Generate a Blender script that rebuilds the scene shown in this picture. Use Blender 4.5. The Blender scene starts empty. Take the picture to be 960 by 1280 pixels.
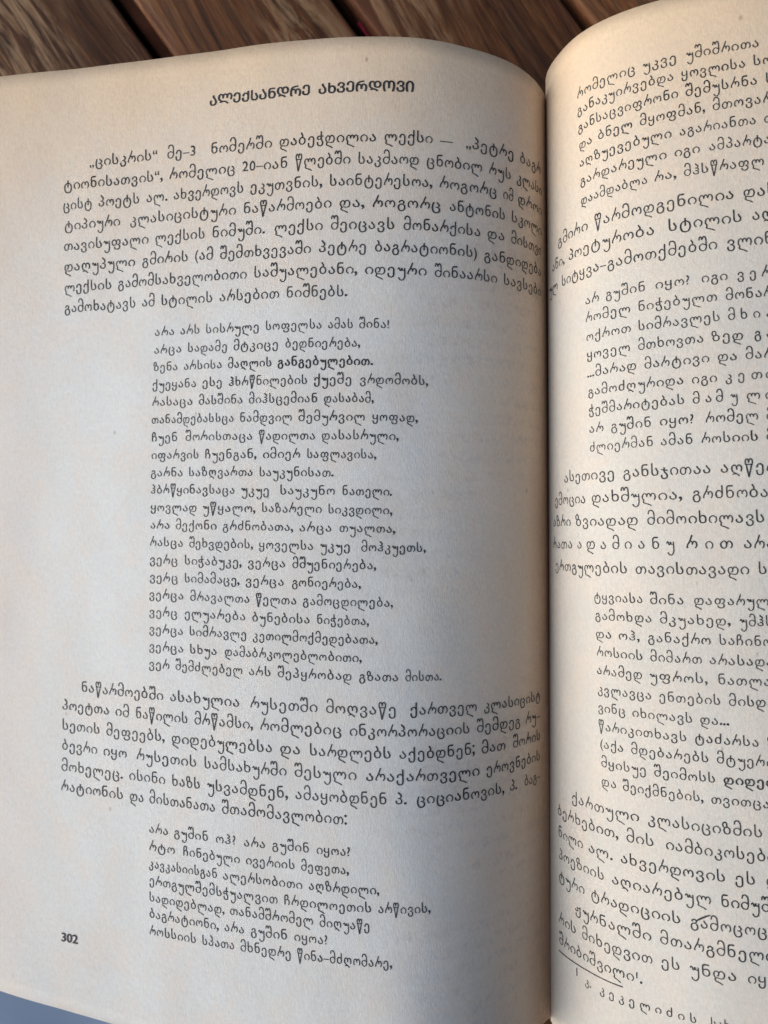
import bpy, math, random, numpy as np
from mathutils import Vector, Matrix
random.seed(7); rng=np.random.default_rng(7)
D=bpy.data; SC=bpy.context.scene; COL=SC.collection
CM=0.01                      # everything below is written in centimetres
TABLE_H=74.0                 # table top above the ground
TZ=-1.95                     # table top in book coordinates (book gutter = origin)
def zoff(): return TABLE_H-TZ

# ---------------------------------------------------------------- camera, world, sun, exposure
CAM_C=(-3.3236,0.3654,16.7896); CAM_R=(0.0181,0.0221,-0.0011)
cam=D.objects.new('camera',D.cameras.new('camera')); COL.objects.link(cam); SC.camera=cam
_rz=Matrix.Rotation(CAM_R[2],4,'Z')@Matrix.Rotation(CAM_R[0],4,'X')@Matrix.Rotation(CAM_R[1],4,'Y')
cam.matrix_world=Matrix.Translation(Vector((CAM_C[0],CAM_C[1],CAM_C[2]+zoff()))*CM)@_rz
cam.data.sensor_fit='VERTICAL'; cam.data.sensor_height=36.0; cam.data.lens=36.0*930/1280
cam.data.clip_start=0.005; cam.data.clip_end=50
cam.data.dof.use_dof=True; cam.data.dof.focus_distance=0.1475; cam.data.dof.aperture_fstop=16.0

W=D.worlds.new('World'); SC.world=W; W.use_nodes=True
nt=W.node_tree; nt.nodes.clear()
SUN_EL=math.radians(24); SUN_AZ=math.radians(-98)      # azimuth from +Y towards +X : light comes from the left
sky=nt.nodes.new('ShaderNodeTexSky'); sky.sky_type='NISHITA'; sky.sun_disc=False
sky.sun_elevation=SUN_EL; sky.sun_rotation=SUN_AZ
sky.dust_density=6.0; sky.ozone_density=0.3; sky.air_density=0.8
bg=nt.nodes.new('ShaderNodeBackground'); bg.inputs[1].default_value=0.058
ow=nt.nodes.new('ShaderNodeOutputWorld'); nt.links.new(sky.outputs[0],bg.inputs[0]); nt.links.new(bg.outputs[0],ow.inputs[0])
sl=D.lights.new('sun','SUN'); sl.energy=1.5; sl.angle=math.radians(70); sl.color=(0.68,0.85,1.0)
so=D.objects.new('sun',sl); COL.objects.link(so)
sdir=Vector((math.sin(SUN_AZ)*math.cos(SUN_EL),math.cos(SUN_AZ)*math.cos(SUN_EL),math.sin(SUN_EL)))
so.rotation_euler=(-sdir).to_track_quat('-Z','Y').to_euler(); so.location=sdir*2
SC.view_settings.view_transform='Standard'; SC.view_settings.look='None'; SC.view_settings.gamma=1
SC.view_settings.exposure=0.82
SC.cycles.max_bounces=10; SC.cycles.diffuse_bounces=6
SC.cycles.use_denoising=True

# ---------------------------------------------------------------- helpers
def setp(o,label=None,cat=None,group=None,kind=None):
    if label: o['label']=label
    if cat: o['category']=cat
    if group: o['group']=group
    if kind: o['kind']=kind
    return o
def empty(name,loc=(0,0,0),rz=0):
    o=D.objects.new(name,None); COL.objects.link(o); o.empty_display_size=.01
    o.location=Vector(loc)*CM; o.rotation_euler=(0,0,rz); return o
def mesh_obj(name,V,Fc,mat,parent=None,uv=None,smooth=False,attr=None):
    me=D.meshes.new(name); V=np.asarray(V,float)*CM
    me.from_pydata(V.tolist(),[],[tuple(f) for f in Fc]); me.update()
    if uv is not None:
        l=me.uv_layers.new(name='UVMap'); idx=np.empty(len(me.loops),int); me.loops.foreach_get('vertex_index',idx)
        l.data.foreach_set('uv',np.asarray(uv,float)[idx].ravel())
    if smooth: me.polygons.foreach_set('use_smooth',[True]*len(me.polygons))
    me.materials.append(mat)
    o=D.objects.new(name,me); COL.objects.link(o)
    if parent: o.parent=parent
    return o
class NT:
    def __init__(s,name):
        s.m=D.materials.new(name); s.m.use_nodes=True; s.t=s.m.node_tree; s.t.nodes.clear()
        s.out=s.n('ShaderNodeOutputMaterial')
    def n(s,t,**k):
        x=s.t.nodes.new(t)
        for a,b in k.items(): setattr(x,a,b)
        return x
    def l(s,a,b): s.t.links.new(a,b)
    def noise(s,vec,scale,detail=4,rough=.55,dist=0,dim='3D'):
        x=s.n('ShaderNodeTexNoise',noise_dimensions=dim); x.inputs['Scale'].default_value=scale; x.inputs['Detail'].default_value=detail
        x.inputs['Roughness'].default_value=rough; x.inputs['Distortion'].default_value=dist; s.l(vec,x.inputs['Vector']); return x.outputs[0]
    def ramp(s,fac,stops,interp='LINEAR'):
        x=s.n('ShaderNodeValToRGB'); r=x.color_ramp; r.interpolation=interp
        while len(r.elements)<len(stops): r.elements.new(.5)
        for e,(q,c) in zip(r.elements,stops):
            e.position=q; e.color=(c,c,c,1) if isinstance(c,(int,float)) else (*c,1)
        s.l(fac,x.inputs[0]); return x.outputs[0]
    def math(s,op,a,b=None,c=None,clamp=False):
        x=s.n('ShaderNodeMath',operation=op,use_clamp=clamp)
        for i,v in enumerate((a,b,c)):
            if v is None: continue
            if isinstance(v,(int,float)): x.inputs[i].default_value=v
            else: s.l(v,x.inputs[i])
        return x.outputs[0]
    def mix(s,fac,a,b,mode='MIX'):
        x=s.n('ShaderNodeMix',data_type='RGBA',blend_type=mode)
        for i,v in ((0,fac),(6,a),(7,b)):
            if isinstance(v,(int,float)): x.inputs[i].default_value=v
            elif isinstance(v,tuple): x.inputs[i].default_value=(*v,1)
            else: s.l(v,x.inputs[i])
        return x.outputs[2]
    def mapv(s,vec,scale,rot=(0,0,0),loc=(0,0,0)):
        x=s.n('ShaderNodeMapping'); x.inputs['Scale'].default_value=scale; x.inputs['Rotation'].default_value=rot; x.inputs['Location'].default_value=loc
        s.l(vec,x.inputs[0]); return x.outputs[0]
    def bump(s,h,strength,dist):
        x=s.n('ShaderNodeBump'); x.inputs['Strength'].default_value=strength; x.inputs['Distance'].default_value=dist; s.l(h,x.inputs['Height']); return x.outputs[0]
    def bsdf(s,col,rough=.8,normal=None,spec=.3,metal=0):
        x=s.n('ShaderNodeBsdfPrincipled')
        for k,v in (('Base Color',col),('Roughness',rough)):
            if isinstance(v,(int,float)): x.inputs[k].default_value=v
            elif isinstance(v,tuple): x.inputs[k].default_value=(*v,1)
            else: s.l(v,x.inputs[k])
        x.inputs['Specular IOR Level'].default_value=spec; x.inputs['Metallic'].default_value=metal
        if normal is not None: s.l(normal,x.inputs['Normal'])
        return x
# ---------------------------------------------------------------- the page surface (all in cm; s = distance from the gutter, t = along the spine)
SURF=dict(
 L=dict(n=[0,.4,.8,1.3,2,3,4.5,6.5,9,11.5,14.],
  v0=[1.1629, 1.0143, 0.8511, 0.6731, 0.4586, 0.2621, 0.0155, -0.1701, -0.2729, -0.2954, -0.2],
  v1=[0.2701, 0.1744, 0.0708, -0.0408, -0.1241, -0.0863, 0.0124, 0.0056, 0.0136, 0.0496, 0.05],
  v2=[-0.0206, 0.022, 0.0714, 0.1382, 0.1814, 0.121, -0.0357, -0.0054, 0.0594, 0.1227, 0.06]),
 R=dict(n=[0,.3,.6,1,1.5,2.2,3.2,4.5,6.5,9,13.],
  v0=[1.6715, 1.513, 1.3531, 1.1726, 1.0449, 0.7404, 0.4792, 0.266, 0.0192, -0.26, -0.42],
  v1=[0.2023, 0.2018, 0.1955, 0.1747, 0.1531, 0.124, 0.0269, 0.0229, 0.0135, 0.0031, -0.0012],
  v2=[0.0286, 0.0195, 0.0076, -0.0097, -0.0198, -0.0514, -0.0375, -0.0299, -0.0111, 0.0001, 0.0007]))
PAGE_W=dict(L=13.7,R=13.2)
SKEW=dict(L=-0.0162,R=0.0179)
# printed lines: (key, side, style, t of the baseline, [(word, s at its start, s at its end), ...])
ROWS=[
('H', 'L', 'h', 9.04, [('ალექსანდრე ახვერდოვი', 8.245, 3.93)]),
('L1', 'L', 'p', 8.059, [('„ცისკრის“', 11.053, 9.398), ('მე–3', 9.195, 8.503), ('ნომერში', 8.195, 6.81), ('დაბეჭდილია', 6.674, 4.651), ('ლექსი', 4.519, 3.518), ('—', 3.388, 3.101), ('„პეტრე', 2.845, 1.666), ('ბაგრ', 1.524, 0.718)]),
('L2', 'L', 'p', 7.62, [('ტიონისათვის“,', 11.69, 9.274), ('რომელიც', 9.134, 7.597), ('20–იან', 7.462, 6.459), ('წლებში', 6.32, 5.163), ('საკმაოდ', 5.035, 3.782), ('ცნობილ', 3.658, 2.436), ('რუს', 2.309, 1.732), ('კლასი', 1.603, 0.637)]),
('L3', 'L', 'p', 7.189, [('ცისტ', 11.713, 10.964), ('პოეტს', 10.835, 9.81), ('ალ.', 9.672, 9.15), ('ახვერდოვს', 9.023, 7.399), ('ეკუთვნის,', 7.277, 5.731), ('საინტერესოა,', 5.598, 3.504), ('როგორც', 3.375, 2.08), ('იმ', 1.949, 1.661), ('დროი', 1.551, 0.637)]),
('L4', 'L', 'p', 6.751, [('ტიპიური', 11.686, 10.274), ('კლასიცისტური', 10.061, 7.559), ('ნაწარმოები', 7.418, 5.518), ('და,', 5.382, 4.861), ('როგორც', 4.711, 3.3), ('ანტონის', 3.147, 1.859), ('სკოლი', 1.73, 0.637)]),
('L5', 'L', 'p', 6.314, [('თავისუფალი', 11.699, 9.582), ('ლექსის', 9.443, 8.242), ('ნიმუში.', 8.108, 6.913), ('ლექსი', 6.729, 5.686), ('შეიცავს', 5.55, 4.235), ('მონარქისა', 4.081, 2.437), ('და', 2.306, 1.859), ('მისთვი', 1.718, 0.637)]),
('L6', 'L', 'p', 5.864, [('დაღუპული', 11.692, 9.899), ('გმირის', 9.746, 8.625), ('(ამ', 8.49, 8.049), ('შემთხვევაში', 7.914, 5.918), ('პეტრე', 5.785, 4.783), ('ბაგრატიონის)', 4.647, 2.499), ('განდიდება', 2.368, 0.637)]),
('L7', 'L', 'p', 5.419, [('ლექსის', 11.694, 10.475), ('გამომსახველობითი', 10.34, 7.282), ('საშუალებანი,', 7.152, 4.967), ('იდეური', 4.83, 3.566), ('შინაარსი', 3.425, 2.021), ('სავსები', 1.891, 0.637)]),
('L8', 'L', 'p', 4.973, [('გამოხატავს', 11.696, 9.87), ('ამ', 9.738, 9.4), ('სტილის', 9.268, 8.042), ('არსებით', 7.911, 6.565), ('ნიშნებს.', 6.434, 5.159)]),
('V1', 'L', 'v', 4.332, [('არა', 9.411, 8.917), ('არს', 8.8, 8.32), ('სისრულე', 8.209, 6.979), ('სოფელსა', 6.866, 5.659), ('ამას', 5.553, 5.023), ('შინა!', 4.92, 4.293)]),
('V2', 'L', 'v', 3.954, [('არცა', 9.427, 8.739), ('სადამე', 8.618, 7.684), ('მტკიცე', 7.572, 6.559), ('ბედნიერება,', 6.437, 4.88)]),
('V3', 'L', 'v', 3.584, [('ზენა', 9.434, 8.822), ('არსისა', 8.706, 7.793), ('მაღლის', 7.682, 6.697), ('განგებულებით.', 6.592, 4.617)]),
('V4', 'L', 'v', 3.214, [('ქუეყანა', 9.45, 8.379), ('ესე', 8.261, 7.781), ('ჰხრწნილების', 7.657, 5.936), ('ქუეშე', 5.829, 5.028), ('ვრდომობს,', 4.889, 3.497)]),
('V5', 'L', 'v', 2.84, [('რასაცა', 9.448, 8.458), ('მასშინა', 8.338, 7.316), ('მიჰსცემიან', 7.204, 5.721), ('დასაბამ,', 5.609, 4.589)]),
('V6', 'L', 'v', 2.465, [('თანამდებასსცა', 9.455, 7.505), ('ნამდვილ', 7.398, 6.24), ('შემურვილ', 6.133, 4.747), ('ყოფად,', 4.632, 3.699)]),
('V7', 'L', 'v', 2.09, [('ჩუენ', 9.452, 8.807), ('შორისთაცა', 8.636, 7.088), ('წადილთა', 6.973, 5.754), ('დასასრული,', 5.648, 4.082)]),
('V8', 'L', 'v', 1.715, [('იფარვის', 9.449, 8.295), ('ჩუენგან,', 8.18, 7.005), ('იმიერ', 6.881, 6.065), ('საფლავისა,', 5.948, 4.527)]),
('V9', 'L', 'v', 1.344, [('გარნა', 9.466, 8.665), ('საზღვართა', 8.549, 7.066), ('საუკუნისათ.', 6.954, 5.378)]),
('V10', 'L', 'v', 0.975, [('ჰბრწყინავსაცა', 9.464, 7.46), ('უკუე', 7.345, 6.708), ('საუკუნო', 6.507, 5.339), ('ნათელი.', 5.217, 4.201)]),
('V11', 'L', 'v', 0.604, [('ყოვლად', 9.461, 8.325), ('უწყალო,', 8.211, 7.014), ('საზარელი', 6.893, 5.609), ('სიკვდილი,', 5.501, 4.199)]),
('V12', 'L', 'v', 0.233, [('არა', 9.459, 8.962), ('მექონი', 8.845, 7.866), ('გრძნობათა,', 7.749, 6.203), ('არცა', 6.091, 5.401), ('თუალთა,', 5.271, 4.133)]),
('V13', 'L', 'v', -0.136, [('რასცა', 9.466, 8.635), ('შეხვდების,', 8.517, 7.059), ('ყოველსა', 6.947, 5.77), ('უკუე', 5.66, 5.023), ('მოჰკუეთს,', 4.827, 3.518)]),
('V14', 'L', 'v', -0.505, [('ვერც', 9.464, 8.754), ('სიჭაბუკე,', 8.621, 7.306), ('ვერცა', 7.185, 6.347), ('მშუენიერება,', 6.229, 4.514)]),
('V15', 'L', 'v', -0.875, [('ვერც', 9.462, 8.752), ('სიმამაცე,', 8.617, 7.35), ('ვერცა', 7.235, 6.378), ('გონიერება,', 6.24, 4.817)]),
('V16', 'L', 'v', -1.243, [('ვერცა', 9.47, 8.612), ('მრავალთა', 8.482, 7.116), ('წელთა', 7.006, 6.117), ('გამოცდილება,', 6.009, 4.179)]),
('V17', 'L', 'v', -1.609, [('ვერც', 9.468, 8.758), ('ელუარება', 8.611, 7.204), ('ბუნებისა', 7.086, 5.839), ('ნიჭებთა,', 5.721, 4.657)]),
('V18', 'L', 'v', -1.975, [('ვერცა', 9.466, 8.615), ('სიმრავლე', 8.495, 7.178), ('კეთილმოქმედებათა,', 7.068, 4.484)]),
('V19', 'L', 'v', -2.34, [('ვერცა', 9.464, 8.606), ('სხუა', 8.48, 7.843), ('დამაბრკოლებლობითი,', 7.686, 4.803)]),
('V20', 'L', 'v', -2.704, [('ვერ', 9.463, 8.938), ('შემძლებელ', 8.818, 7.264), ('არს', 7.154, 6.652), ('შეპყრობად', 6.536, 4.992), ('გზათა', 4.877, 4.067), ('მისთა.', 3.953, 3.199)]),
('P1', 'L', 'p', -3.358, [('ნაწარმოებში', 11.193, 9.086), ('ასახულია', 8.948, 7.331), ('რუსეთში', 7.126, 5.686), ('მოღვაწე', 5.547, 4.115), ('ქართველ', 3.866, 2.416), ('კლასიცისტ', 2.288, 0.517)]),
('P2', 'L', 'p', -3.785, [('პოეტთა', 11.698, 10.43), ('იმ', 10.293, 9.923), ('ნაწილის', 9.782, 8.503), ('მრწამსი,', 8.378, 7.046), ('რომლებიც', 6.915, 5.203), ('ინკორპორაციის', 5.069, 2.59), ('შემდეგ', 2.458, 1.263), ('რუ–', 1.124, 0.522)]),
('P3', 'L', 'p', -4.214, [('სეთის', 11.693, 10.666), ('მეფეებს,', 10.524, 9.053), ('დიდებულებსა', 8.903, 6.629), ('და', 6.494, 6.042), ('სარდლებს', 5.889, 4.225), ('აქებდნენ;', 4.094, 2.489), ('მათ', 2.351, 1.708), ('შორის', 1.517, 0.517)]),
('P4', 'L', 'p', -4.652, [('ბევრი', 11.688, 10.732), ('იყო', 10.595, 9.972), ('რუსეთის', 9.756, 8.3), ('სამსახურში', 8.159, 6.337), ('შესული', 6.203, 4.92), ('არაქართველი', 4.763, 2.382), ('ეროვნების', 2.241, 0.517)]),
('P5', 'L', 'p', -5.091, [('მოხელეც.', 11.693, 10.075), ('ისინი', 9.934, 9.04), ('ხაზს', 8.903, 8.219), ('უსვამდნენ,', 8.089, 6.323), ('ამაყობდნენ', 6.187, 4.325), ('პ.', 4.193, 3.942), ('ციციანოვის,', 3.77, 1.756), ('პ.', 1.615, 1.364), ('ბაგ–', 1.14, 0.517)]),
('P6', 'L', 'p', -5.514, [('რატიონის', 11.688, 10.057), ('და', 9.918, 9.554), ('მისთანათა', 9.44, 7.878), ('შთამომავლობით:', 7.757, 5.126)]),
('W1', 'L', 'v', -6.108, [('არა', 9.447, 8.966), ('გუშინ', 8.852, 8.048), ('ოჰ?', 7.902, 7.443), ('არა', 7.286, 6.802), ('გუშინ', 6.687, 5.889), ('იყოა?', 5.768, 5.075)]),
('W2', 'L', 'v', -6.464, [('რტო', 9.448, 8.808), ('ჩინებული', 8.651, 7.358), ('ივერიის', 7.247, 6.197), ('მეფეთა,', 6.087, 5.115)]),
('W3', 'L', 'v', -6.817, [('კავკასიისგან', 9.449, 7.857), ('ალერსობითი', 7.753, 6.051), ('აღზრდილი,', 5.942, 4.528)]),
('W4', 'L', 'v', -7.158, [('ერთგულშემსჭუალვით', 9.45, 6.569), ('ჩრდილოეთის', 6.46, 4.681), ('არწივის,', 4.573, 3.533)]),
('W5', 'L', 'v', -7.492, [('სადიდებლად,', 9.451, 7.719), ('თანამშრომელ', 7.614, 5.843), ('მიღუაწე', 5.739, 4.721)]),
('W6', 'L', 'v', -7.824, [('ბაგრატიონი,', 9.453, 7.853), ('არა', 7.745, 7.286), ('გუშინ', 7.177, 6.384), ('იყოა?', 6.264, 5.568)]),
('W7', 'L', 'v', -8.159, [('როსსიის', 9.455, 8.353), ('სპათა', 8.244, 7.508), ('მხნედრე', 7.403, 6.314), ('წინა–მძღომარე,', 6.21, 4.326)]),
('N', 'L', 'n', -8.623, [('302', 11.597, 11.173)]),
('R1', 'R', 'v', 9.085, [('რომელიც', 1.801, 3.064), ('უკვე', 3.175, 3.805), ('უშიშრითა', 3.942, 5.214)]),
('R2', 'R', 'v', 8.751, [('განაკუირვებდა', 1.793, 3.739), ('ყოვლისა', 3.848, 4.969), ('სოფლისა', 5.075, 6.32)]),
('R3', 'R', 'v', 8.403, [('განსაცვიფრონი', 1.796, 3.803), ('შემუსრნა', 3.911, 5.158), ('სრული', 5.271, 6.171)]),
('R4', 'R', 'v', 8.046, [('და', 1.809, 2.151), ('ბნელ', 2.259, 2.974), ('მყოფმან,', 3.086, 4.256), ('მთოვარე', 4.365, 5.543)]),
('R5', 'R', 'v', 7.682, [('აღზუევებული', 1.801, 3.665), ('აგარიანთა', 3.782, 5.11), ('თავ', 5.216, 5.709)]),
('R6', 'R', 'v', 7.303, [('გარდარეული', 1.803, 3.563), ('იგი', 3.676, 4.146), ('ამპარტავანი', 4.278, 5.921)]),
('R7', 'R', 'v', 6.911, [('დაამდაბლა', 1.805, 3.206), ('რა,', 3.307, 3.713), ('მჰსწრაფლ', 3.829, 5.221)]),
('R8', 'R', 'p', 6.361, [('გმირი', 1.001, 1.972), ('წარმოდგენილია', 2.111, 4.695), ('დახატული', 4.827, 6.44)]),
('R9', 'R', 'p', 5.923, [('ანი,', 0.698, 1.25), ('პოეტურობა', 1.377, 3.303), ('სტილის', 3.513, 4.817), ('აღ', 4.956, 5.344)]),
('R10', 'R', 'p', 5.472, [('ულ', 0.497, 0.976), ('სიტყვა–გამოთქმებში', 1.103, 4.376), ('ვლინდება', 4.507, 6.078)]),
('R11', 'R', 'v', 4.882, [('არ', 1.822, 2.175), ('გუშინ', 2.292, 3.097), ('იყო?', 3.253, 3.875), ('იგი', 4.058, 4.528), ('ვ', 4.662, 4.805), ('ე', 4.869, 5.013), ('რ', 5.07, 5.267), ('ც', 5.377, 5.539)]),
('R12', 'R', 'v', 4.515, [('რომელ', 1.814, 2.804), ('ნიჭებულთ', 2.919, 4.337), ('მონარქთა', 4.452, 5.771)]),
('R13', 'R', 'v', 4.141, [('ოქროთ', 1.816, 2.796), ('სიმრავლეს', 2.909, 4.369), ('მ', 4.479, 4.627), ('ხ', 4.686, 4.834), ('ი', 4.902, 5.043), ('ა', 5.123, 5.257), ('რ', 5.367, 5.564)]),
('R14', 'R', 'v', 3.772, [('ყოველ', 1.807, 2.772), ('მთხოვთა', 2.891, 4.079), ('ზედ', 4.188, 4.751), ('გ', 4.908, 5.054), ('ა', 5.109, 5.244), ('ნ', 5.354, 5.502)]),
('R15', 'R', 'v', 3.401, [('...მარად', 1.81, 2.875), ('მარტივი', 2.993, 4.159), ('და', 4.276, 4.635), ('მარად', 4.747, 5.577)]),
('R16', 'R', 'v', 3.03, [('გამოძღურიდა', 1.812, 3.71), ('იგი', 3.826, 4.28), ('კ', 4.398, 4.536), ('ე', 4.606, 4.75), ('თ', 4.827, 5.043), ('ი', 5.068, 5.209), ('ლ', 5.319, 5.586)]),
('R17', 'R', 'v', 2.658, [('ჭეშმარიტებას', 1.814, 3.711), ('მ', 3.826, 3.974), ('ა', 4.045, 4.18), ('მ', 4.222, 4.37), ('უ', 4.465, 4.613), ('ლ', 4.733, 5.0), ('ი', 5.049, 5.19)]),
('R18', 'R', 'v', 2.285, [('არ', 1.806, 2.17), ('გუშინ', 2.299, 3.104), ('იყო?', 3.236, 3.858), ('რომელ', 4.032, 4.948), ('მონა', 5.054, 5.682)]),
('R19', 'R', 'v', 1.908, [('ძლიერმან', 1.808, 3.127), ('ამან', 3.236, 3.833), ('როსიის', 3.95, 4.929), ('მ', 5.04, 5.189)]),
('R20', 'R', 'p', 1.343, [('ასეთივე', 1.006, 2.367), ('განსჯითაა', 2.507, 4.118), ('აღწერილი', 4.25, 5.853)]),
('R21', 'R', 'p', 0.882, [('ემოცია', 0.601, 1.679), ('დახშულია,', 1.807, 3.599), ('გრძნობა', 3.755, 5.066)]),
('R22', 'R', 'p', 0.42, [('აზრი', 0.491, 1.213), ('ზვიადად', 1.341, 2.791), ('მიმოიხილავს', 2.932, 4.988)]),
('R23', 'R', 'p', -0.049, [('რათა', 0.461, 1.252), ('ა', 1.38, 1.538), ('დ', 1.633, 1.886), ('ა', 1.979, 2.136), ('მ', 2.234, 2.407), ('ი', 2.485, 2.65), ('ა', 2.744, 2.902), ('ნ', 2.997, 3.17), ('უ', 3.259, 3.432), ('რ', 3.609, 3.839), ('ი', 3.943, 4.107), ('თ', 4.191, 4.444), ('არა', 4.592, 5.138)]),
('R24', 'R', 'p', -0.522, [('ერთგულების', 0.57, 2.551), ('თავისთავადი', 2.68, 4.693), ('სი', 4.819, 5.157)]),
('R25', 'R', 'v', -1.096, [('ტყვიასა', 1.785, 2.82), ('შინა', 2.93, 3.559), ('დაფარული', 3.712, 5.159)]),
('R26', 'R', 'v', -1.466, [('გამოხდა', 1.795, 2.976), ('მკუახედ,', 3.092, 4.337), ('უმჰს', 4.471, 5.054)]),
('R27', 'R', 'v', -1.832, [('და', 1.8, 2.179), ('ოჰ,', 2.298, 2.727), ('განაქრო', 2.861, 4.0), ('საჩინო', 4.114, 5.028)]),
('R28', 'R', 'v', -2.198, [('როსიის', 1.808, 2.781), ('მიმართ', 2.892, 3.832), ('არასადა', 3.937, 5.036)]),
('R29', 'R', 'v', -2.567, [('არამედ', 1.795, 2.755), ('უფროს,', 2.863, 3.912), ('ნათლად', 4.066, 5.181)]),
('R30', 'R', 'v', -2.945, [('კვლავცა', 1.798, 2.916), ('ენთების', 3.026, 4.125), ('მისდა', 4.237, 5.024)]),
('R31', 'R', 'v', -3.319, [('ვინც', 1.795, 2.404), ('იხილავს', 2.517, 3.63), ('და...', 3.739, 4.251)]),
('R32', 'R', 'v', -3.679, [('წარიკითხავს', 1.793, 3.517), ('ტაძარსა', 3.63, 4.739), ('ზე', 4.852, 5.148)]),
('R33', 'R', 'v', -4.041, [('(აქა', 1.814, 2.341), ('მდებარებს', 2.459, 3.885), ('მტუერთა', 3.995, 5.17)]),
('R34', 'R', 'v', -4.412, [('მყისუე', 1.826, 2.765), ('შეიმოსს', 2.883, 3.99), ('დიდებ', 4.104, 4.969)]),
('R35', 'R', 'v', -4.798, [('და', 1.819, 2.161), ('შეიქმნების,', 2.268, 3.763), ('თვითცა', 3.873, 4.884)]),
('R36', 'R', 'p', -5.354, [('ქართული', 1.013, 2.591), ('კლასიციზმის', 2.73, 4.746)]),
('R37', 'R', 'p', -5.79, [('ბერხებით,', 0.497, 2.16), ('მის', 2.297, 2.86), ('იამბიკოსები', 3.046, 4.955)]),
('R38', 'R', 'p', -6.25, [('ნილი', 0.52, 1.32), ('ალ.', 1.447, 2.031), ('ახვერდოვის', 2.172, 4.095), ('ეს', 4.227, 4.604), ('და', 4.758, 5.168)]),
('R39', 'R', 'p', -6.717, [('პოეზიის', 0.524, 1.838), ('აღიარებულ', 1.974, 3.835), ('ნიმუში', 3.971, 4.995)]),
('R40', 'R', 'p', -7.188, [('ტური', 0.512, 1.34), ('ტრადიციის', 1.476, 3.291), ('გამოცოცა', 3.427, 4.928)]),
('R41', 'R', 'p', -7.65, [('ჟურნალში', 1.036, 2.739), ('მთარგმნელო', 2.88, 4.925)]),
('R42', 'R', 'p', -8.098, [('რის', 0.496, 1.083), ('მიხედვით', 1.216, 2.747), ('ეს', 2.878, 3.246), ('უნდა', 3.385, 4.218), ('იყო', 4.384, 4.95)]),
('R43', 'R', 'p', -8.542, [('შრიბიშვილი¹.', 0.495, 2.54)]),
('RL', 'R', 'r', -8.725, [('', 0.48, 2.147)]),
('F', 'R', 'f', -9.04, [('კ.  კ ე კ ე ლ ი ძ ი ს   სახელო', 1.272, None)])]
FOOT=[('FN','R','f',-8.97,[('1',1.0,1.13)]),('F1','R','f',-9.04,[('კ.',1.27,1.44)]),
      ('F2','R','f',-9.04,[('კ ე კ ე ლ ი ძ ი ს',1.63,3.50)]),('F3','R','f',-9.04,[('სახელობის',3.72,4.90)])]
def hermite(N,v,x):
    N=np.array(N,float); v=np.array(v,float); d=np.gradient(v,N); i=np.clip(np.searchsorted(N,x,side='right')-1,0,len(N)-2)
    h=N[i+1]-N[i]; u=(x-N[i])/h
    return (2*u**3-3*u**2+1)*v[i]+(u**3-2*u**2+u)*h*d[i]+(-2*u**3+3*u**2)*v[i+1]+(u**3-u**2)*h*d[i+1]
GS=np.linspace(0,14,561); GT=np.linspace(-12,12,49)
TAB={}
for sd_ in 'LR':
    S_=SURF[sd_]; th=hermite(S_['n'],S_['v0'],GS)[None]+hermite(S_['n'],S_['v1'],GS)[None]*GT[:,None]/10+hermite(S_['n'],S_['v2'],GS)[None]*(GT[:,None]/10)**2
    c,sn=np.cos(th),np.sin(th); ds=np.diff(GS); z0=np.zeros((len(GT),1))
    X=np.concatenate([z0,np.cumsum((c[:,1:]+c[:,:-1])/2*ds,1)],1); Z=np.concatenate([z0,np.cumsum((sn[:,1:]+sn[:,:-1])/2*ds,1)],1)
    TAB[sd_]=(X,Z,th)
def ripple(s,t,ph):
    a=np.sin(s*1.9+t*.35+ph)*np.sin(t*.55+s*.4+2*ph)+.6*np.sin(s*3.7-t*.9+ph*3)*np.sin(t*1.3+ph)+.5*np.sin(t*2.1+s*1.1+ph*5)*np.sin(s*.8+ph)
    return .009*a*np.clip(s/1.5,0,1)
def surf(side,s,t,off=0.0):
    """points on the page; off lifts along the surface normal"""
    s=np.asarray(s,float); t=np.asarray(t,float); s,t=np.broadcast_arrays(s,t)
    X,Z,TH=TAB[side]
    fs=np.clip(s/(GS[1]-GS[0]),0,len(GS)-1.001); ft=np.clip((t-GT[0])/(GT[1]-GT[0]),0,len(GT)-1.001)
    i=fs.astype(int); j=ft.astype(int); a=fs-i; b=ft-j
    def g(A): return A[j,i]*(1-a)*(1-b)+A[j,i+1]*a*(1-b)+A[j+1,i]*(1-a)*b+A[j+1,i+1]*a*b
    x,z,th=g(X),g(Z),g(TH)
    z=z+ripple(s,t,1.0 if side=='L' else 2.7)
    nx,nz=-np.sin(th),np.cos(th)
    x=x+nx*off; z=z+nz*off
    if side=='L': x=-x
    return np.stack([x,t,z],-1)
def t_top(side,s):
    s=np.asarray(s,float); u=s-5
    return 10.107+.0391*u-.0038*u*u if side=='L' else 10.288-.0021*u-.001*u*u
def t_bot(side,s):
    s=np.asarray(s,float); u=s-5
    return -10.343+.0529*u+.0028*u*u if side=='L' else -10.60+.004*u

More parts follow.
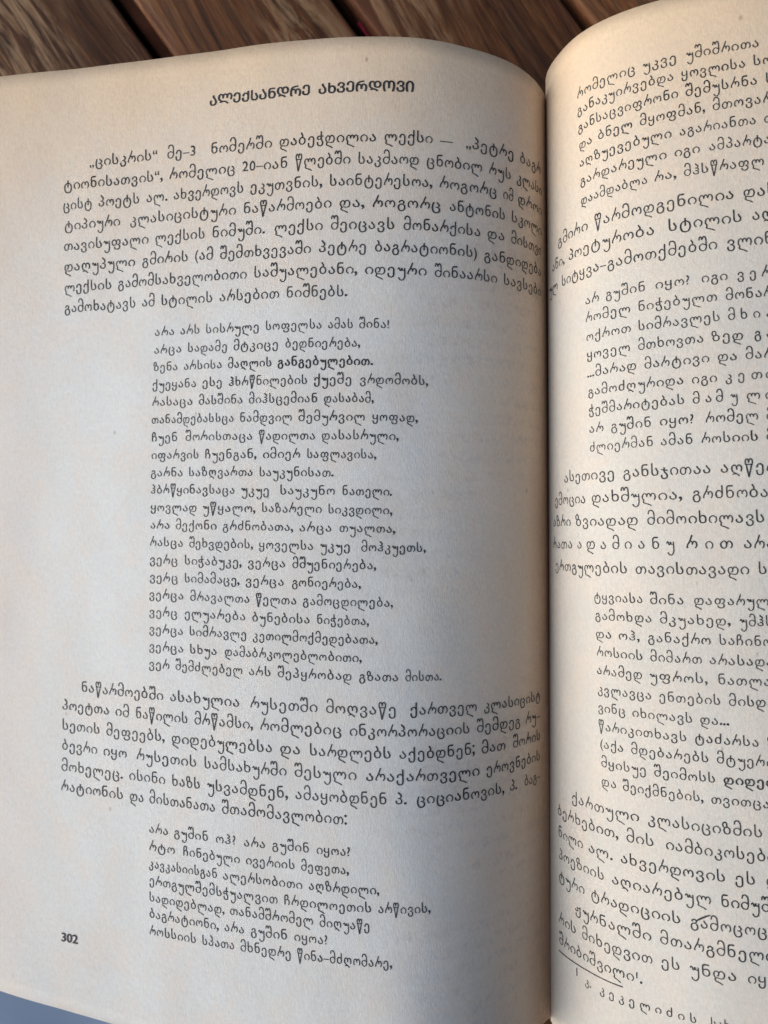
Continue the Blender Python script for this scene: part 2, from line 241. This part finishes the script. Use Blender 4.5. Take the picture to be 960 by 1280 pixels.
# ---------------------------------------------------------------- materials
def paper_mat(name,side):
    m=NT(name); uvn=m.n('ShaderNodeUVMap'); uvn.uv_map='UVMap'; uv=uvn.outputs[0]      # uv in cm
    sep=m.n('ShaderNodeSeparateXYZ'); m.l(uv,sep.inputs[0]); s,t=sep.outputs[0],sep.outputs[1]
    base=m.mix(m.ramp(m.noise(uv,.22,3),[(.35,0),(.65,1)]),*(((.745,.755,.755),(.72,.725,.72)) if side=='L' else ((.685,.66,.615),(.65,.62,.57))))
    # age: yellowed trimmed edges, blotchy; warm light painted in at top and fold
    n1=m.noise(uv,.55,4,.6)
    top=m.math('MULTIPLY_ADD',n1,1.6,t)
    mt=m.ramp(m.math('MULTIPLY_ADD',top,1/6.,-.95+.08),[(0,0),(.55,.45),(1,1)])
    mb=m.ramp(m.math('MULTIPLY_ADD',m.math('MULTIPLY_ADD',n1,-1.2,t),-1/4.,-2.5),[(0,0),(1,.8)])
    mo=m.ramp(m.math('MULTIPLY_ADD',m.math('MULTIPLY_ADD',n1,1.2,s),1/3.,-4.15),[(0,0),(1,.45)])
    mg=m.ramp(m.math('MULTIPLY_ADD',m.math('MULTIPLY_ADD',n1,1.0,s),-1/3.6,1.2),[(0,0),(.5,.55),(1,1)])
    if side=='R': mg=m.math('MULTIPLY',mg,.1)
    age_glow=m.math('MAXIMUM',m.math('MAXIMUM',mt,mb),mg)
    base=m.mix(m.math('MULTIPLY',mo,1.5,clamp=True),base,(.82,.68,.59))
    base=m.mix(m.math('MULTIPLY',m.ramp(m.noise(m.mapv(uv,(1,.7,1),loc=(9,2,0)),1.1,4,.65),[(.45,0),(.7,1)]),.38),base,(.80,.67,.56))
    col=m.mix(m.math('MULTIPLY',age_glow,.85),base,(.84,.62,.395))
    col=m.mix(m.math('MULTIPLY',m.ramp(m.math('MULTIPLY_ADD',n1,.15,m.math('MULTIPLY',s,.5)),[(.25,1),(.62,0)]) if side=='L' else 0.0,.6),col,(.50,.27,.15))  # painted shade: dark red-brown down the fold of the left page
    hue=m.ramp(m.noise(m.mapv(uv,(1.2,.6,1),loc=(2,8,0)),5.5,4,.7),[(.48,0),(.68,1)])
    col=m.mix(m.math('MULTIPLY',hue,m.math('MULTIPLY_ADD',age_glow,.40,.10)),col,(.80,.585,.42))
    # rusty foxing flecks and long fibres
    fx=m.ramp(m.noise(m.mapv(uv,(1.6,.8,1)),2.4,5,.7),[(.66,0),(.76,1)])
    col=m.mix(m.math('MULTIPLY',fx,m.math('MULTIPLY_ADD',age_glow,.55,.16)),col,(.50,.32,.17))
    fib=m.noise(m.mapv(uv,(1,.28,1),(0,0,.06)),24,4,.7)
    col=m.mix(.8,col,m.ramp(fib,[(.25,.88),(.5,1.0),(.8,1.05)]),'MULTIPLY')
    blot=m.noise(uv,13,4,.7)
    col=m.mix(.6,col,m.ramp(blot,[(.3,.90),(.7,1.06)]),'MULTIPLY')
    spk=m.n('ShaderNodeTexVoronoi'); spk.inputs['Scale'].default_value=1.7; m.l(m.mapv(uv,(1,.6,1)),spk.inputs['Vector'])
    sp=m.ramp(spk.outputs['Distance'],[(.03,1),(.07,0)])
    sp=m.math('MULTIPLY',sp,m.ramp(m.noise(uv,.8,2),[(.5,0),(.6,.6)]))
    col=m.mix(sp,col,(.26,.19,.13))
    # print of the other side of the leaf, barely showing through
    wv=m.math('ABSOLUTE',m.math('SINE',m.math('MULTIPLY',t,math.pi/.39)))
    ln=m.ramp(wv,[(.45,0),(.8,1)])
    lt=m.ramp(m.noise(m.mapv(uv,(1,.8,1)),5.5,3,.8),[(.47,0),(.68,1)])
    reg=m.ramp(m.noise(m.mapv(uv,(.7,1,1),loc=(3,5,0)),.33,2),[(.46,0),(.56,1)])
    sh=m.math('MULTIPLY',m.math('MULTIPLY',ln,lt),m.math('MULTIPLY',reg,m.math('MULTIPLY',m.ramp(m.math('MULTIPLY',s,.1),[(.42,.20 if side=='L' else .0),(.60,0)]),m.ramp(m.math('MULTIPLY_ADD',t,.05,.5),[(.80,1),(.9,0)]))))
    col=m.mix(sh,col,(.23,.24,.27))
    hgt=m.math('ADD',m.noise(m.mapv(uv,(1,.35,1),(0,0,.05)),28,5,.7),m.math('MULTIPLY',m.noise(uv,2.2,3),1.6))
    nrm=m.bump(hgt,.38,.0002)
    b=m.bsdf(col,.72,nrm,.22); b.inputs['Subsurface Weight'].default_value=0
    tr=m.n('ShaderNodeBsdfTranslucent'); m.l(m.mix(1.,col,(1.0,.80,.55),'MULTIPLY'),tr.inputs[0])
    mx=m.n('ShaderNodeMixShader'); mx.inputs[0].default_value=.14; m.l(b.outputs[0],mx.inputs[1]); m.l(tr.outputs[0],mx.inputs[2])
    m.l(mx.outputs[0],m.out.inputs[0]); return m.m
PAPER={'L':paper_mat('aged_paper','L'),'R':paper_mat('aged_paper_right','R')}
def ink_mat():
    m=NT('printing_ink'); tc=m.n('ShaderNodeTexCoord').outputs['Object']
    n=m.noise(tc,900,4,.7); n2=m.noise(tc,70,2)
    v=m.math('MULTIPLY_ADD',n2,.5,m.math('MULTIPLY',n,.5))
    b=m.bsdf(m.ramp(v,[(.38,(.012,.012,.014)),(.66,(.075,.073,.075))]),.6,None,.25)
    tr=m.n('ShaderNodeBsdfTransparent'); mx=m.n('ShaderNodeMixShader')
    m.l(m.ramp(v,[(.48,.0),(.70,.30)]),mx.inputs[0]); m.l(b.outputs[0],mx.inputs[1]); m.l(tr.outputs[0],mx.inputs[2])
    m.l(mx.outputs[0],m.out.inputs[0]); return m.m
INK=ink_mat()
def edge_mat():
    m=NT('stacked_paper_edges'); tc=m.n('ShaderNodeTexCoord').outputs['Object']
    v=m.noise(m.mapv(tc,(20,20,2500)),1.0,3); c=m.ramp(v,[(.3,(.33,.26,.18)),(.7,(.60,.51,.39))])
    b=m.bsdf(c,.85,None,.1); m.l(b.outputs[0],m.out.inputs[0]); return m.m
EDGE=edge_mat()
def cover_mat():
    m=NT('cover_cloth'); tc=m.n('ShaderNodeTexCoord').outputs['Object']
    v=m.noise(tc,900,3); c=m.ramp(v,[(.3,(.05,.055,.07)),(.7,(.09,.095,.115))])
    b=m.bsdf(c,.7,m.bump(v,.4,.0002),.3); m.l(b.outputs[0],m.out.inputs[0]); return m.m
COVER=cover_mat()
def wood_mat():
    m=NT('weathered_hardwood'); tc=m.n('ShaderNodeTexCoord').outputs['Object']
    oi=m.n('ShaderNodeObjectInfo').outputs['Random']
    off=m.n('ShaderNodeCombineXYZ'); m.l(m.math('MULTIPLY',oi,3.7),off.inputs[0]); m.l(m.math('MULTIPLY',oi,1.3),off.inputs[2])
    va=m.n('ShaderNodeVectorMath',operation='ADD'); m.l(tc,va.inputs[0]); m.l(off.outputs[0],va.inputs[1]); P=va.outputs[0]
    wv=m.n('ShaderNodeTexNoise'); wv.inputs['Scale'].default_value=1.0; wv.inputs['Detail'].default_value=2; m.l(m.mapv(P,(11,22,22)),wv.inputs['Vector'])
    vs=m.n('ShaderNodeVectorMath',operation='SUBTRACT'); m.l(wv.outputs['Color'],vs.inputs[0]); vs.inputs[1].default_value=(.5,.5,.5)
    vm=m.n('ShaderNodeVectorMath',operation='MULTIPLY_ADD'); m.l(vs.outputs[0],vm.inputs[0]); vm.inputs[1].default_value=(0,.012,.012); m.l(P,vm.inputs[2]); P=vm.outputs[0]
    # object X runs along the plank
    rings=m.noise(m.mapv(P,(14,300,300)),1.0,6,.7,.8)
    rings2=m.math('FRACT',m.math('MULTIPLY',m.noise(m.mapv(P,(3.5,26,26)),1.0,1,.4,.3),9.0))
    fine=m.noise(m.mapv(P,(90,1500,1500)),1.0,4,.75)
    col=m.ramp(rings,[(.30,(.020,.008,.004)),(.5,(.100,.037,.014)),(.70,(.200,.088,.034))])
    col=m.mix(1.,col,m.ramp(m.math('FRACT',m.math('MULTIPLY',oi,7.31)),[(0,(.62,.60,.60)),(.5,(1.0,.97,.92)),(1,(1.25,1.2,1.05))]),'MULTIPLY')
    col=m.mix(m.math('MULTIPLY',m.ramp(rings2,[(0,.9),(.25,.1),(.8,.0),(1,.9)]),.35),col,(.05,.022,.012))
    col=m.mix(.75,col,m.ramp(fine,[(.3,.35),(.5,1.0),(.7,1.6)]),'MULTIPLY')
    # silvery worn streaks where the finish has gone
    wear=m.math('MULTIPLY',m.ramp(m.noise(m.mapv(P,(32,420,420),loc=(4,1,0)),1.0,5,.72,.4),[(.46,0),(.60,1)]),m.ramp(m.noise(m.mapv(P,(9,38,38),loc=(1,7,0)),1,2),[(.36,0),(.58,1)]))
    col=m.mix(m.math('MULTIPLY',wear,.6),col,(.40,.25,.14))
    pores=m.ramp(m.noise(m.mapv(P,(60,900,900)),1,2),[(.30,1),(.40,0)])
    col=m.mix(m.math('MULTIPLY',pores,.55),col,(.02,.011,.007))
    # reddish oil left on the arrises
    sp=m.n('ShaderNodeSeparateXYZ'); m.l(tc,sp.inputs[0])
    ed=m.ramp(m.math('ABSOLUTE',sp.outputs[1]),[(.0186,0),(.0214,1)])
    col=m.mix(m.math('MULTIPLY',ed,.55),col,(.15,.045,.022))
    h=m.math('ADD',m.math('MULTIPLY',fine,.6),rings)
    b=m.bsdf(col,m.ramp(fine,[(.3,.60),(.7,.8)]),m.bump(h,.5,.0004),.25); m.l(b.outputs[0],m.out.inputs[0]); return m.m
WOOD=wood_mat()
def plain(name,c,rough=.6,metal=0,ns=300,var=.25,spec=.3,bd=.0002):
    m=NT(name); tc=m.n('ShaderNodeTexCoord').outputs['Object']; v=m.noise(tc,ns,4)
    col=m.ramp(v,[(.3,tuple(x*(1-var) for x in c)),(.7,tuple(x*(1+var) for x in c))])
    b=m.bsdf(col,rough,m.bump(v,.3,bd),spec,metal); m.l(b.outputs[0],m.out.inputs[0]); return m.m
DARKWOOD=plain('dark_stained_wood',(.095,.036,.021),.9,0,120,.4,.08)
GREYMETAL=plain('grey_painted_metal',(.10,.115,.135),.45,0,200,.15,.5)
def cloth_mat():
    m=NT('blue_cloth'); tc=m.n('ShaderNodeTexCoord').outputs['Object']
    w1=m.n('ShaderNodeTexWave'); w1.inputs['Scale'].default_value=900; w1.inputs['Distortion'].default_value=1.5; m.l(tc,w1.inputs[0])
    c=m.mix(w1.outputs[1],(.22,.29,.42),(.26,.34,.49)); n=m.noise(tc,14,3); c=m.mix(.6,c,m.ramp(n,[(.3,.85),(.7,1.12)]),'MULTIPLY')
    b=m.bsdf(c,.85,m.bump(w1.outputs[1],.3,.0002),.2); m.l(b.outputs[0],m.out.inputs[0]); return m.m
CLOTH=cloth_mat()
CRIMSON=plain('crimson_fabric',(.33,.012,.04),.6,0,900,.2)
STONE=plain('paving_stone',(.13,.125,.12),.85,0,25,.3,.3,.001)

# ---------------------------------------------------------------- ground and table
def box_bm(L,Wd,H,bev=.12,seg=3,zc=0):
    import bmesh
    bm=bmesh.new(); bmesh.ops.create_cube(bm,size=1.0)
    for v in bm.verts: v.co=Vector((v.co.x*L,v.co.y*Wd,v.co.z*H+zc))*CM
    if bev: bmesh.ops.bevel(bm,geom=list(bm.edges),offset=bev*CM,segments=seg,profile=.5,affect='EDGES')
    return bm
def box(name,L,Wd,H,mat,parent=None,loc=(0,0,0),rz=0,bev=.12,seg=3):
    bm=box_bm(L,Wd,H,bev,seg); me=D.meshes.new(name); bm.to_mesh(me); bm.free(); me.materials.append(mat)
    me.polygons.foreach_set('use_smooth',[True]*len(me.polygons)); me.set_sharp_from_angle(angle=math.radians(50))
    o=D.objects.new(name,me); COL.objects.link(o); o.location=Vector(loc)*CM; o.rotation_euler=(0,0,rz)
    if parent: o.parent=parent
    return o
g=box('ground',6000,6000,20,STONE,None,(0,0,-10),0,0); setp(g,kind='structure')

DIRV=Vector((.584,-.811)); NV=Vector((.811,.584)); RZ=math.atan2(DIRV.y,DIRV.x)
table=empty('slatted_table',(0,0,0)); setp(table,'weathered brown hardwood slatted table top under the open book','table')
gaps=[-.36,4.17,8.80]; gw=[.50,.42,.30]                 # n-coordinate of the gaps seen in the picture, and their widths
gl=[-.36-4.55*k for k in range(5,0,-1)]+gaps+[8.80+4.6*k for k in range(1,4)]
ww=[.42]*5+gw+[.4]*3
TT=TABLE_H
for k in range(len(gl)-1):
    a=gl[k]+ww[k]/2; b=gl[k+1]-ww[k+1]/2; n=(a+b)/2; w=b-a
    c=NV*n+DIRV*(rng.uniform(-1,1))
    pl=box('plank',64,w,1.9,WOOD,table,(c.x,c.y,TT-.95-rng.uniform(0,.02)),RZ,.10,3)
def strip(name,n,w,h,ztop,mat,L=60):
    c=NV*n; return box(name,L,w,h,mat,table,(c.x,c.y,TT+ztop-h/2),RZ,.05,2)
strip('gap_backing_lath',gaps[0]+.14,.38,1.2,-.45,DARKWOOD)
strip('support_rail',4.53,.20,.8,-.95,GREYMETAL)
for q in gaps: strip('gap_backing_lath',q,2.2,1.0,-2.0,DARKWOOD)  # added dark boards under the gaps, hiding the lit ground below
for q in (-24,24):                                       # bearers under the slats and the legs
    c=DIRV*q; box('bearer',46,3.5,2.5,WOOD,table,(c.x-NV.x*.8,c.y-NV.y*.8,TT-3.05-1.27),RZ+math.pi/2,.15,2)
    for r in (-20,20):
        c2=DIRV*q+NV*(r-.8); box('leg',3.5,3.5,TT-5.6,WOOD,table,(c2.x,c2.y,(TT-5.6)/2),RZ,.2,2)

# crimson scrap lying in the second gap, just above the book
def patch(name,n0,n1,l0,l1,z,mat,amp=.05):
    V=[];Fc=[];nu,nv=7,11
    for k,zz in enumerate((z,z-.05)):
        for i in range(nv):
            for j in range(nu):
                n=n0+(n1-n0)*j/(nu-1); l=l0+(l1-l0)*i/(nv-1); q=NV*n+DIRV*l
                V.append((q.x,q.y,zz+amp*math.sin(i*.9+j*.5)))
    N=nu*nv
    for i in range(nv-1):
        for j in range(nu-1):
            a=i*nu+j; Fc.append((a,a+1,a+nu+1,a+nu)); Fc.append((N+a,N+a+nu,N+a+nu+1,N+a+1))
    per=[j for j in range(nu)]+[i*nu+nu-1 for i in range(1,nv)]+[(nv-1)*nu+j for j in range(nu-2,-1,-1)]+[i*nu for i in range(nv-2,0,-1)]
    for a,b in zip(per,per[1:]+per[:1]): Fc.append((b,a,N+a,N+b))
    return mesh_obj(name,V,Fc,mat,None,None,True)
# plank-direction coordinate of the spot beside (-4.2, 13.0)
lred=Vector((-4.2,13.0)).dot(DIRV)
rb=patch('red_ribbon',4.30,4.60,-13.60,-11.0,TT-.55,CRIMSON)
setp(rb,'small crimson ribbon end lying in the gap between two planks above the book','ribbon')

# slate blue cloth under the lower edge of the book
def blue_cloth():
    nx,ny=60,26; V=[];Fc=[]
    for layer in (0,1):
        for j in range(ny):
            for i in range(nx):
                x=-34+31*i/(nx-1); y=-10.6-16*j/(ny-1)
                z=TT+.35+.16*math.sin(x*.42+y*.3)+.12*math.sin(y*.8-x*.15)+.05*math.sin(x*1.3)
                if j==0: z=TT+.08
                V.append((x,y,z-(.12 if layer else 0)))
    N=nx*ny
    for j in range(ny-1):
        for i in range(nx-1):
            a=j*nx+i; Fc.append((a,a+nx,a+nx+1,a+1)); Fc.append((N+a,N+a+1,N+a+nx+1,N+a+nx))
    per=list(range(nx))+[j*nx+nx-1 for j in range(1,ny)]+[(ny-1)*nx+i for i in range(nx-2,-1,-1)]+[j*nx for j in range(ny-2,0,-1)]
    for a,b in zip(per,per[1:]+per[:1]): Fc.append((a,b,N+b,N+a))
    o=mesh_obj('folded_cloth',V,Fc,CLOTH,None,None,True); setp(o,'smooth slate blue cloth on the table below the lower left corner of the book','cloth')
blue_cloth()

# ---------------------------------------------------------------- the book
Z0=TABLE_H-TZ
book=empty('open_book',(0,0,Z0)); setp(book,'thick open book with aged cream pages of dense Georgian print lying on the planks','book')
def sheet_mesh(side,off_top,thick,ns,ntt,inset=(0,0,0),squash=0.0,smin=0.0,warp=0.0):
    """closed sheet: upper and lower skins plus rim.  squash 0 = the page shape, 1 = flat on the cover"""
    w=PAGE_W[side]-inset[0]
    u=np.linspace(0,1,ns)**1.35; s=smin+(w-smin)*u
    s=np.clip(s,0,13.99)
    V=[];UV=[]
    for sk in (0,1):
        for j in range(ntt):
            f=j/(ntt-1)
            t=(t_bot(side,s)+inset[2])*(1-f)+(t_top(side,s)-inset[1])*f
            P=surf(side,s,t,off_top-(thick if sk else 0))
            if squash: 
                P[:,2]=P[:,2]*(1-squash)+(-1.52)*squash
                P[:,0]=P[:,0]*(1-squash)+(-1 if side=='L' else 1)*s*.985*squash
            if sk and squash: P[:,2]-=thick
            V.append(P); UV.append(np.stack([s,t],-1))
    V=np.concatenate(V); UV=np.concatenate(UV); N=ns*ntt; Fc=[]
    for j in range(ntt-1):
        for i in range(ns-1):
            a=j*ns+i; q=(a,a+1,a+ns+1,a+ns); q2=(N+a,N+a+ns,N+a+ns+1,N+a+1)
            if side=='L': q=q[::-1]; q2=q2[::-1]
            Fc.append(q); Fc.append(q2)
    per=list(range(ns))+[j*ns+ns-1 for j in range(1,ntt)]+[(ntt-1)*ns+i for i in range(ns-2,-1,-1)]+[j*ns for j in range(ntt-2,0,-1)]
    for a,b in zip(per,per[1:]+per[:1]):
        q=(b,a,N+a,N+b); Fc.append(q if side=='R' else q[::-1])
    return V,Fc,UV
pages={}
for side in 'LR':
    V,Fc,UV=sheet_mesh(side,0,.010,150,70)
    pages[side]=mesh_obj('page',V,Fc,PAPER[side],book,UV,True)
    for k in range(1,5):                                  # the next leaves, each a hair out of line
        ins=(rng.uniform(0,.05),rng.uniform(-.04,.01),rng.uniform(-.01,.03))
        V,Fc,UV=sheet_mesh(side,-.016*k,.009,60,16,ins,0,.02)
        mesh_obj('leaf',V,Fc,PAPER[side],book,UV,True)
    Vs=[];Fs=[];US=[];b0=0
    NLAY=26
    for k in range(NLAY):
        f=(k+.5)/NLAY; ins=(rng.uniform(.0,.06)+.02,rng.uniform(0,.03)+.01,rng.uniform(0,.03)+.01)
        V,Fc,UV=sheet_mesh(side,-.09,.055,34,8,ins,f,.03)
        Vs.append(V);US.append(UV);Fs+= [tuple(i+b0 for i in q) for q in Fc]; b0+=len(V)
    mesh_obj('page_block',np.concatenate(Vs),Fs,EDGE,book,np.concatenate(US),False)
for sx in (-1,1):
    bm=box_bm(14.0,21.6,.28,.06,2); me=D.meshes.new('cover_board'); bm.to_mesh(me); bm.free(); me.materials.append(COVER)
    o=D.objects.new('cover_board',me); COL.objects.link(o); o.parent=book; o.location=Vector((sx*7.35,-.2,TZ+.142))*CM
bm=box_bm(.9,21.6,.2,.06,2); me=D.meshes.new('spine'); bm.to_mesh(me); bm.free(); me.materials.append(COVER)
o=D.objects.new('spine',me); COL.objects.link(o); o.parent=book; o.location=Vector((0,-.2,TZ+.102))*CM

# ---------------------------------------------------------------- type
def glyph_bank(chars):
    bank={}; tmp=[]
    def mk(s):
        c=D.curves.new('type','FONT'); c.body=s; c.size=1; c.resolution_u=3; c.fill_mode='FRONT'
        o=D.objects.new('type',c); COL.objects.link(o); tmp.append(o); return o
    ref=mk('II'); obs={ch:(mk(ch),mk('I'+ch+'I')) for ch in chars if ch!=' '}
    bpy.context.view_layer.update(); rw=ref.dimensions[0]
    for ch,(a,b) in obs.items():
        me=D.meshes.new_from_object(a); n=len(me.vertices); v=np.empty(n*3); me.vertices.foreach_get('co',v)
        bank[ch]=(v.reshape(-1,3)[:,:2]*1.0,[tuple(p.vertices) for p in me.polygons],b.dimensions[0]-rw); D.meshes.remove(me)
    for o in tmp: c=o.data; D.objects.remove(o); D.curves.remove(c)
    return bank
# hand-drawn letters of the old book face, x-height = 1, redrawn as strokes (letter: (advance, strokes))
OLD={
'ი':(1.16,[[(.30,.03),(.08,.25),(.07,.72),(.48,1.0),(.90,.72),(.90,.25),(.68,.03)]]),
'რ':(1.36,[[(.64,1.58),(.42,1.10),(.16,.62),(.04,.22),(.10,.04)],[(.20,.62),(.42,.97),(.64,.82),(.64,.50)],[(.64,.70),(.84,.98),(1.10,.78),(1.12,.34),(.96,.04)]]),
'უ':(1.20,[[(.02,.74),(.12,.98),(.27,.86),(.33,.56),(.48,.62),(.54,.95),(.66,.62),(.90,.60)],[(.92,1.0),(.95,.35),(.93,-.38),(.66,-.78),(.32,-.72),(.14,-.42)]]),
'ლ':(1.90,[[(.60,.50),(.55,.86),(.32,1.0),(.08,.78),(.05,.36),(.22,.03),(.14,-.22),(.34,-.38),(.72,-.50),(1.15,-.72)],[(.59,.66),(.74,.98),(.98,.92),(1.09,.50)],[(1.09,.66),(1.25,.98),(1.52,.92),(1.64,.52),(1.52,.05)]]),
'დ':(1.50,[[(.34,.30),(.54,.44),(.57,.80),(.36,1.0),(.08,.84),(.02,.42),(.20,.05)],[(.56,.70),(.76,1.0),(1.08,.94),(1.24,.54),(1.08,.08),(.76,.0),(.48,.07),(.22,.0),(.12,-.22),(.32,-.40),(.66,-.52),(1.02,-.74)]]),
'ო':(1.44,[[(.24,.03),(.06,.24),(.07,.72),(.34,1.0),(.60,.80),(.63,.45)],[(.63,.70),(.86,1.0),(1.14,.80),(1.19,.30),(1.02,.03)]]),
'თ':(1.58,[[(.72,.62),(.62,.94),(.34,1.0),(.06,.70),(.08,.24),(.36,.0),(.64,.16),(.72,.55),(.88,.96),(1.14,.96),(1.34,.62),(1.32,.24),(1.14,.03)]]),
'წ':(1.20,[[(.12,.98),(.04,1.18),(.08,1.46),(.28,1.54),(.44,1.36),(.46,1.16)],[(.46,1.34),(.62,1.54),(.86,1.46),(.90,1.18),(.82,.98)],[(.02,.99),(.48,1.01),(.92,.99)],[(.14,.98),(.28,.15),(.42,-.68)],[(.42,-.68),(.62,.15),(.80,.98)]]),
'შ':(1.18,[[(.0,1.34),(.08,1.62),(.26,1.66),(.42,1.36)],[(.42,1.46),(.60,1.68),(.84,1.56),(.91,1.1),(.91,.42),(.70,.03),(.32,.02),(.06,.32),(.10,.76),(.48,.97),(.88,.74)]]),
'მ':(1.18,[[(.12,1.30),(.22,1.60),(.56,1.67),(.85,1.46),(.91,1.0),(.91,.42),(.70,.03),(.32,.02),(.06,.32),(.10,.76),(.48,.97),(.88,.74)]]),
}
def stroke_glyph(strokes,w=.066,xh=.5,lsb=.12):
    V=[];Fc=[];Lr=[]
    for li,pts in enumerate(strokes):
        P=np.array(pts,float); P=np.vstack([2*P[0]-P[1],P,2*P[-1]-P[-2]]); C=[]
        for i in range(1,len(P)-2):
            for u in np.linspace(0,1,4,endpoint=False):
                a,b,c,d=P[i-1],P[i],P[i+1],P[i+2]
                C.append(.5*((2*b)+(-a+c)*u+(2*a-5*b+4*c-d)*u*u+(-a+3*b-3*c+d)*u**3))
        C.append(P[-2]); C=np.array(C)*xh; C[:,0]+=lsb*xh
        T=np.gradient(C,axis=0); T/=np.linalg.norm(T,axis=1)[:,None]+1e-9; Nn=np.stack([-T[:,1],T[:,0]],-1)
        e=np.ones(len(C)); e[0]=e[-1]=.75
        # a little contrast: strokes running down are heavier than those running across
        ww=w/2*(.86+.28*np.abs(T[:,1]))*e
        b0=len(V); n=len(C)
        V+= (C+Nn*ww[:,None]).tolist()+(C-Nn*ww[:,None]).tolist(); Lr+=[li]*(2*n)
        Fc+=[(b0+i,b0+n+i,b0+n+i+1,b0+i+1) for i in range(n-1)]
    return np.array(V),Fc,np.array(Lr)
def upper(s): return ''.join(chr(ord(c)-0x10D0+0x1C90) if 0x10D0<=ord(c)<=0x10FF else c for c in s)
ALL=ROWS+FOOT
BANK=glyph_bank(sorted(set(''.join(upper(w[0]) if r[2]=='h' else w[0] for r in ALL for w in r[4]))))
SPACE=.5
for ch_ in OLD:
    if ch_ in BANK:
        a_,st_=OLD[ch_]; v_,f_,l_=stroke_glyph(st_); BANK[ch_]=(v_,f_,a_*.5,l_)
YS=dict(p=.312,v=.262,h=.285,n=.25,f=.25)
def type_line(row,acc):
    key,side,st,t,words=row
    sgn=-1 if side=='L' else 1; ys=YS[st]
    for wi,(txt,s0,s1) in enumerate(words):
        if st=='h': txt=upper(txt)
        wd=sum((SPACE if st!='f' else .30) if c==' ' else BANK[c][2] for c in txt); sc=abs(s1-s0)/wd; x=0
        wy=rng.normal(0,.008)
        for c in txt:
            if c==' ': x+=SPACE if st!='f' else .30; continue
            v,f,ad=BANK[c][:3]; lay=BANK[c][3] if len(BANK[c])>3 else 0
            if len(v)==0: x+=ad; continue
            v=v.copy()
            if c in ',.;:': v[:,0]=(v[:,0]-.1)*1.35+.1; v[:,1]*=1.3
            elif st in 'pvf':
                y=v[:,1]; v[:,1]=np.where(y>.5,.425+(y-.5)*1.25,np.where(y>0,y*.85,y*.95))
                v[:,0]=(v[:,0]-ad/2)*(.88 if st=='v' else .90)+ad/2
            hv=abs(rng.normal(.001,.004)); dup=[(-hv,0),(hv,hv*.8)]
            if st=='h' or (key=='V3' and wi==3) or (key=='R34' and wi>=2): dup=[(-.022,0),(.022,0),(0,.018)]
            elif key=='V3' and wi==2: dup=[(-.010,0),(.010,0)]
            if st=='n': dup=[(-.035,0),(.035,0),(0,.02),(0,-.02)]
            jx,jy,wt=rng.normal(0,.006),rng.normal(0,.008),rng.uniform(.97,1.03)
            for k,(dx,dy) in enumerate(dup):
                S_=s0+sgn*(x+v[:,0]+dx+jx)*sc; T_=(v[:,1]*wt+dy+jy+wy)*ys
                tt=t+SKEW[side]*(S_-5)*(1 if side=='R' else -1)+T_
                P=surf(side,S_,tt,.0050+.0016*k+.0004*lay)
                base=acc['n']; acc['V'].append(P); acc['F']+=[tuple(i+base for i in q) for q in f]; acc['n']+=len(v)
            x+=ad
def block(name,side,keys,extra=None):
    acc=dict(V=[],F=[],n=0)
    for r in ALL:
        if r[0] in keys: type_line(r,acc)
    if not acc['V']: return
    mesh_obj(name,np.concatenate(acc['V']),acc['F'],INK,pages[side])
def rng_keys(p,a,b): return {p+str(i) for i in range(a,b+1)}
block('heading','L',{'H'}); block('paragraph','L',rng_keys('L',1,8)); block('verse','L',rng_keys('V',1,20))
block('paragraph','L',rng_keys('P',1,6)); block('verse','L',rng_keys('W',1,7)); block('page_number','L',{'N'})
block('verse','R',rng_keys('R',1,7)); block('paragraph','R',rng_keys('R',8,10)); block('verse','R',rng_keys('R',11,19))
block('paragraph','R',rng_keys('R',20,24)); block('verse','R',rng_keys('R',25,35)); block('paragraph','R',rng_keys('R',36,43))
block('footnote','R',{'FN','F1','F2','F3'})
rl=[r for r in ROWS if r[0]=='RL'][0]
ss=np.linspace(rl[4][0][1],rl[4][0][2],40); tt=rl[3]+SKEW['R']*(ss-5)
V=np.concatenate([surf('R',ss,tt+.012,.005),surf('R',ss,tt-.012,.005)])
mesh_obj('footnote_rule',V,[(i,i+1,41+i,40+i) for i in range(39)],INK,pages['R'])

# short pencil stroke over the letters near the foot of the right page
def pencil():
    q=(3.54,-7.10,3.80,-6.94); n=14; ss=np.linspace(q[0],q[2],n); tt=np.linspace(q[1],q[3],n)+.012*np.sin(np.linspace(0,3,n))
    w=.016*np.sin(np.linspace(.5,2.9,n))+.006
    V=np.concatenate([surf('R',ss,tt+w,.0095),surf('R',ss,tt-w,.0095)])
    mesh_obj('pencil_mark',V,[(i,i+1,n+i+1,n+i) for i in range(n-1)],INK,pages['R'])
pencil()
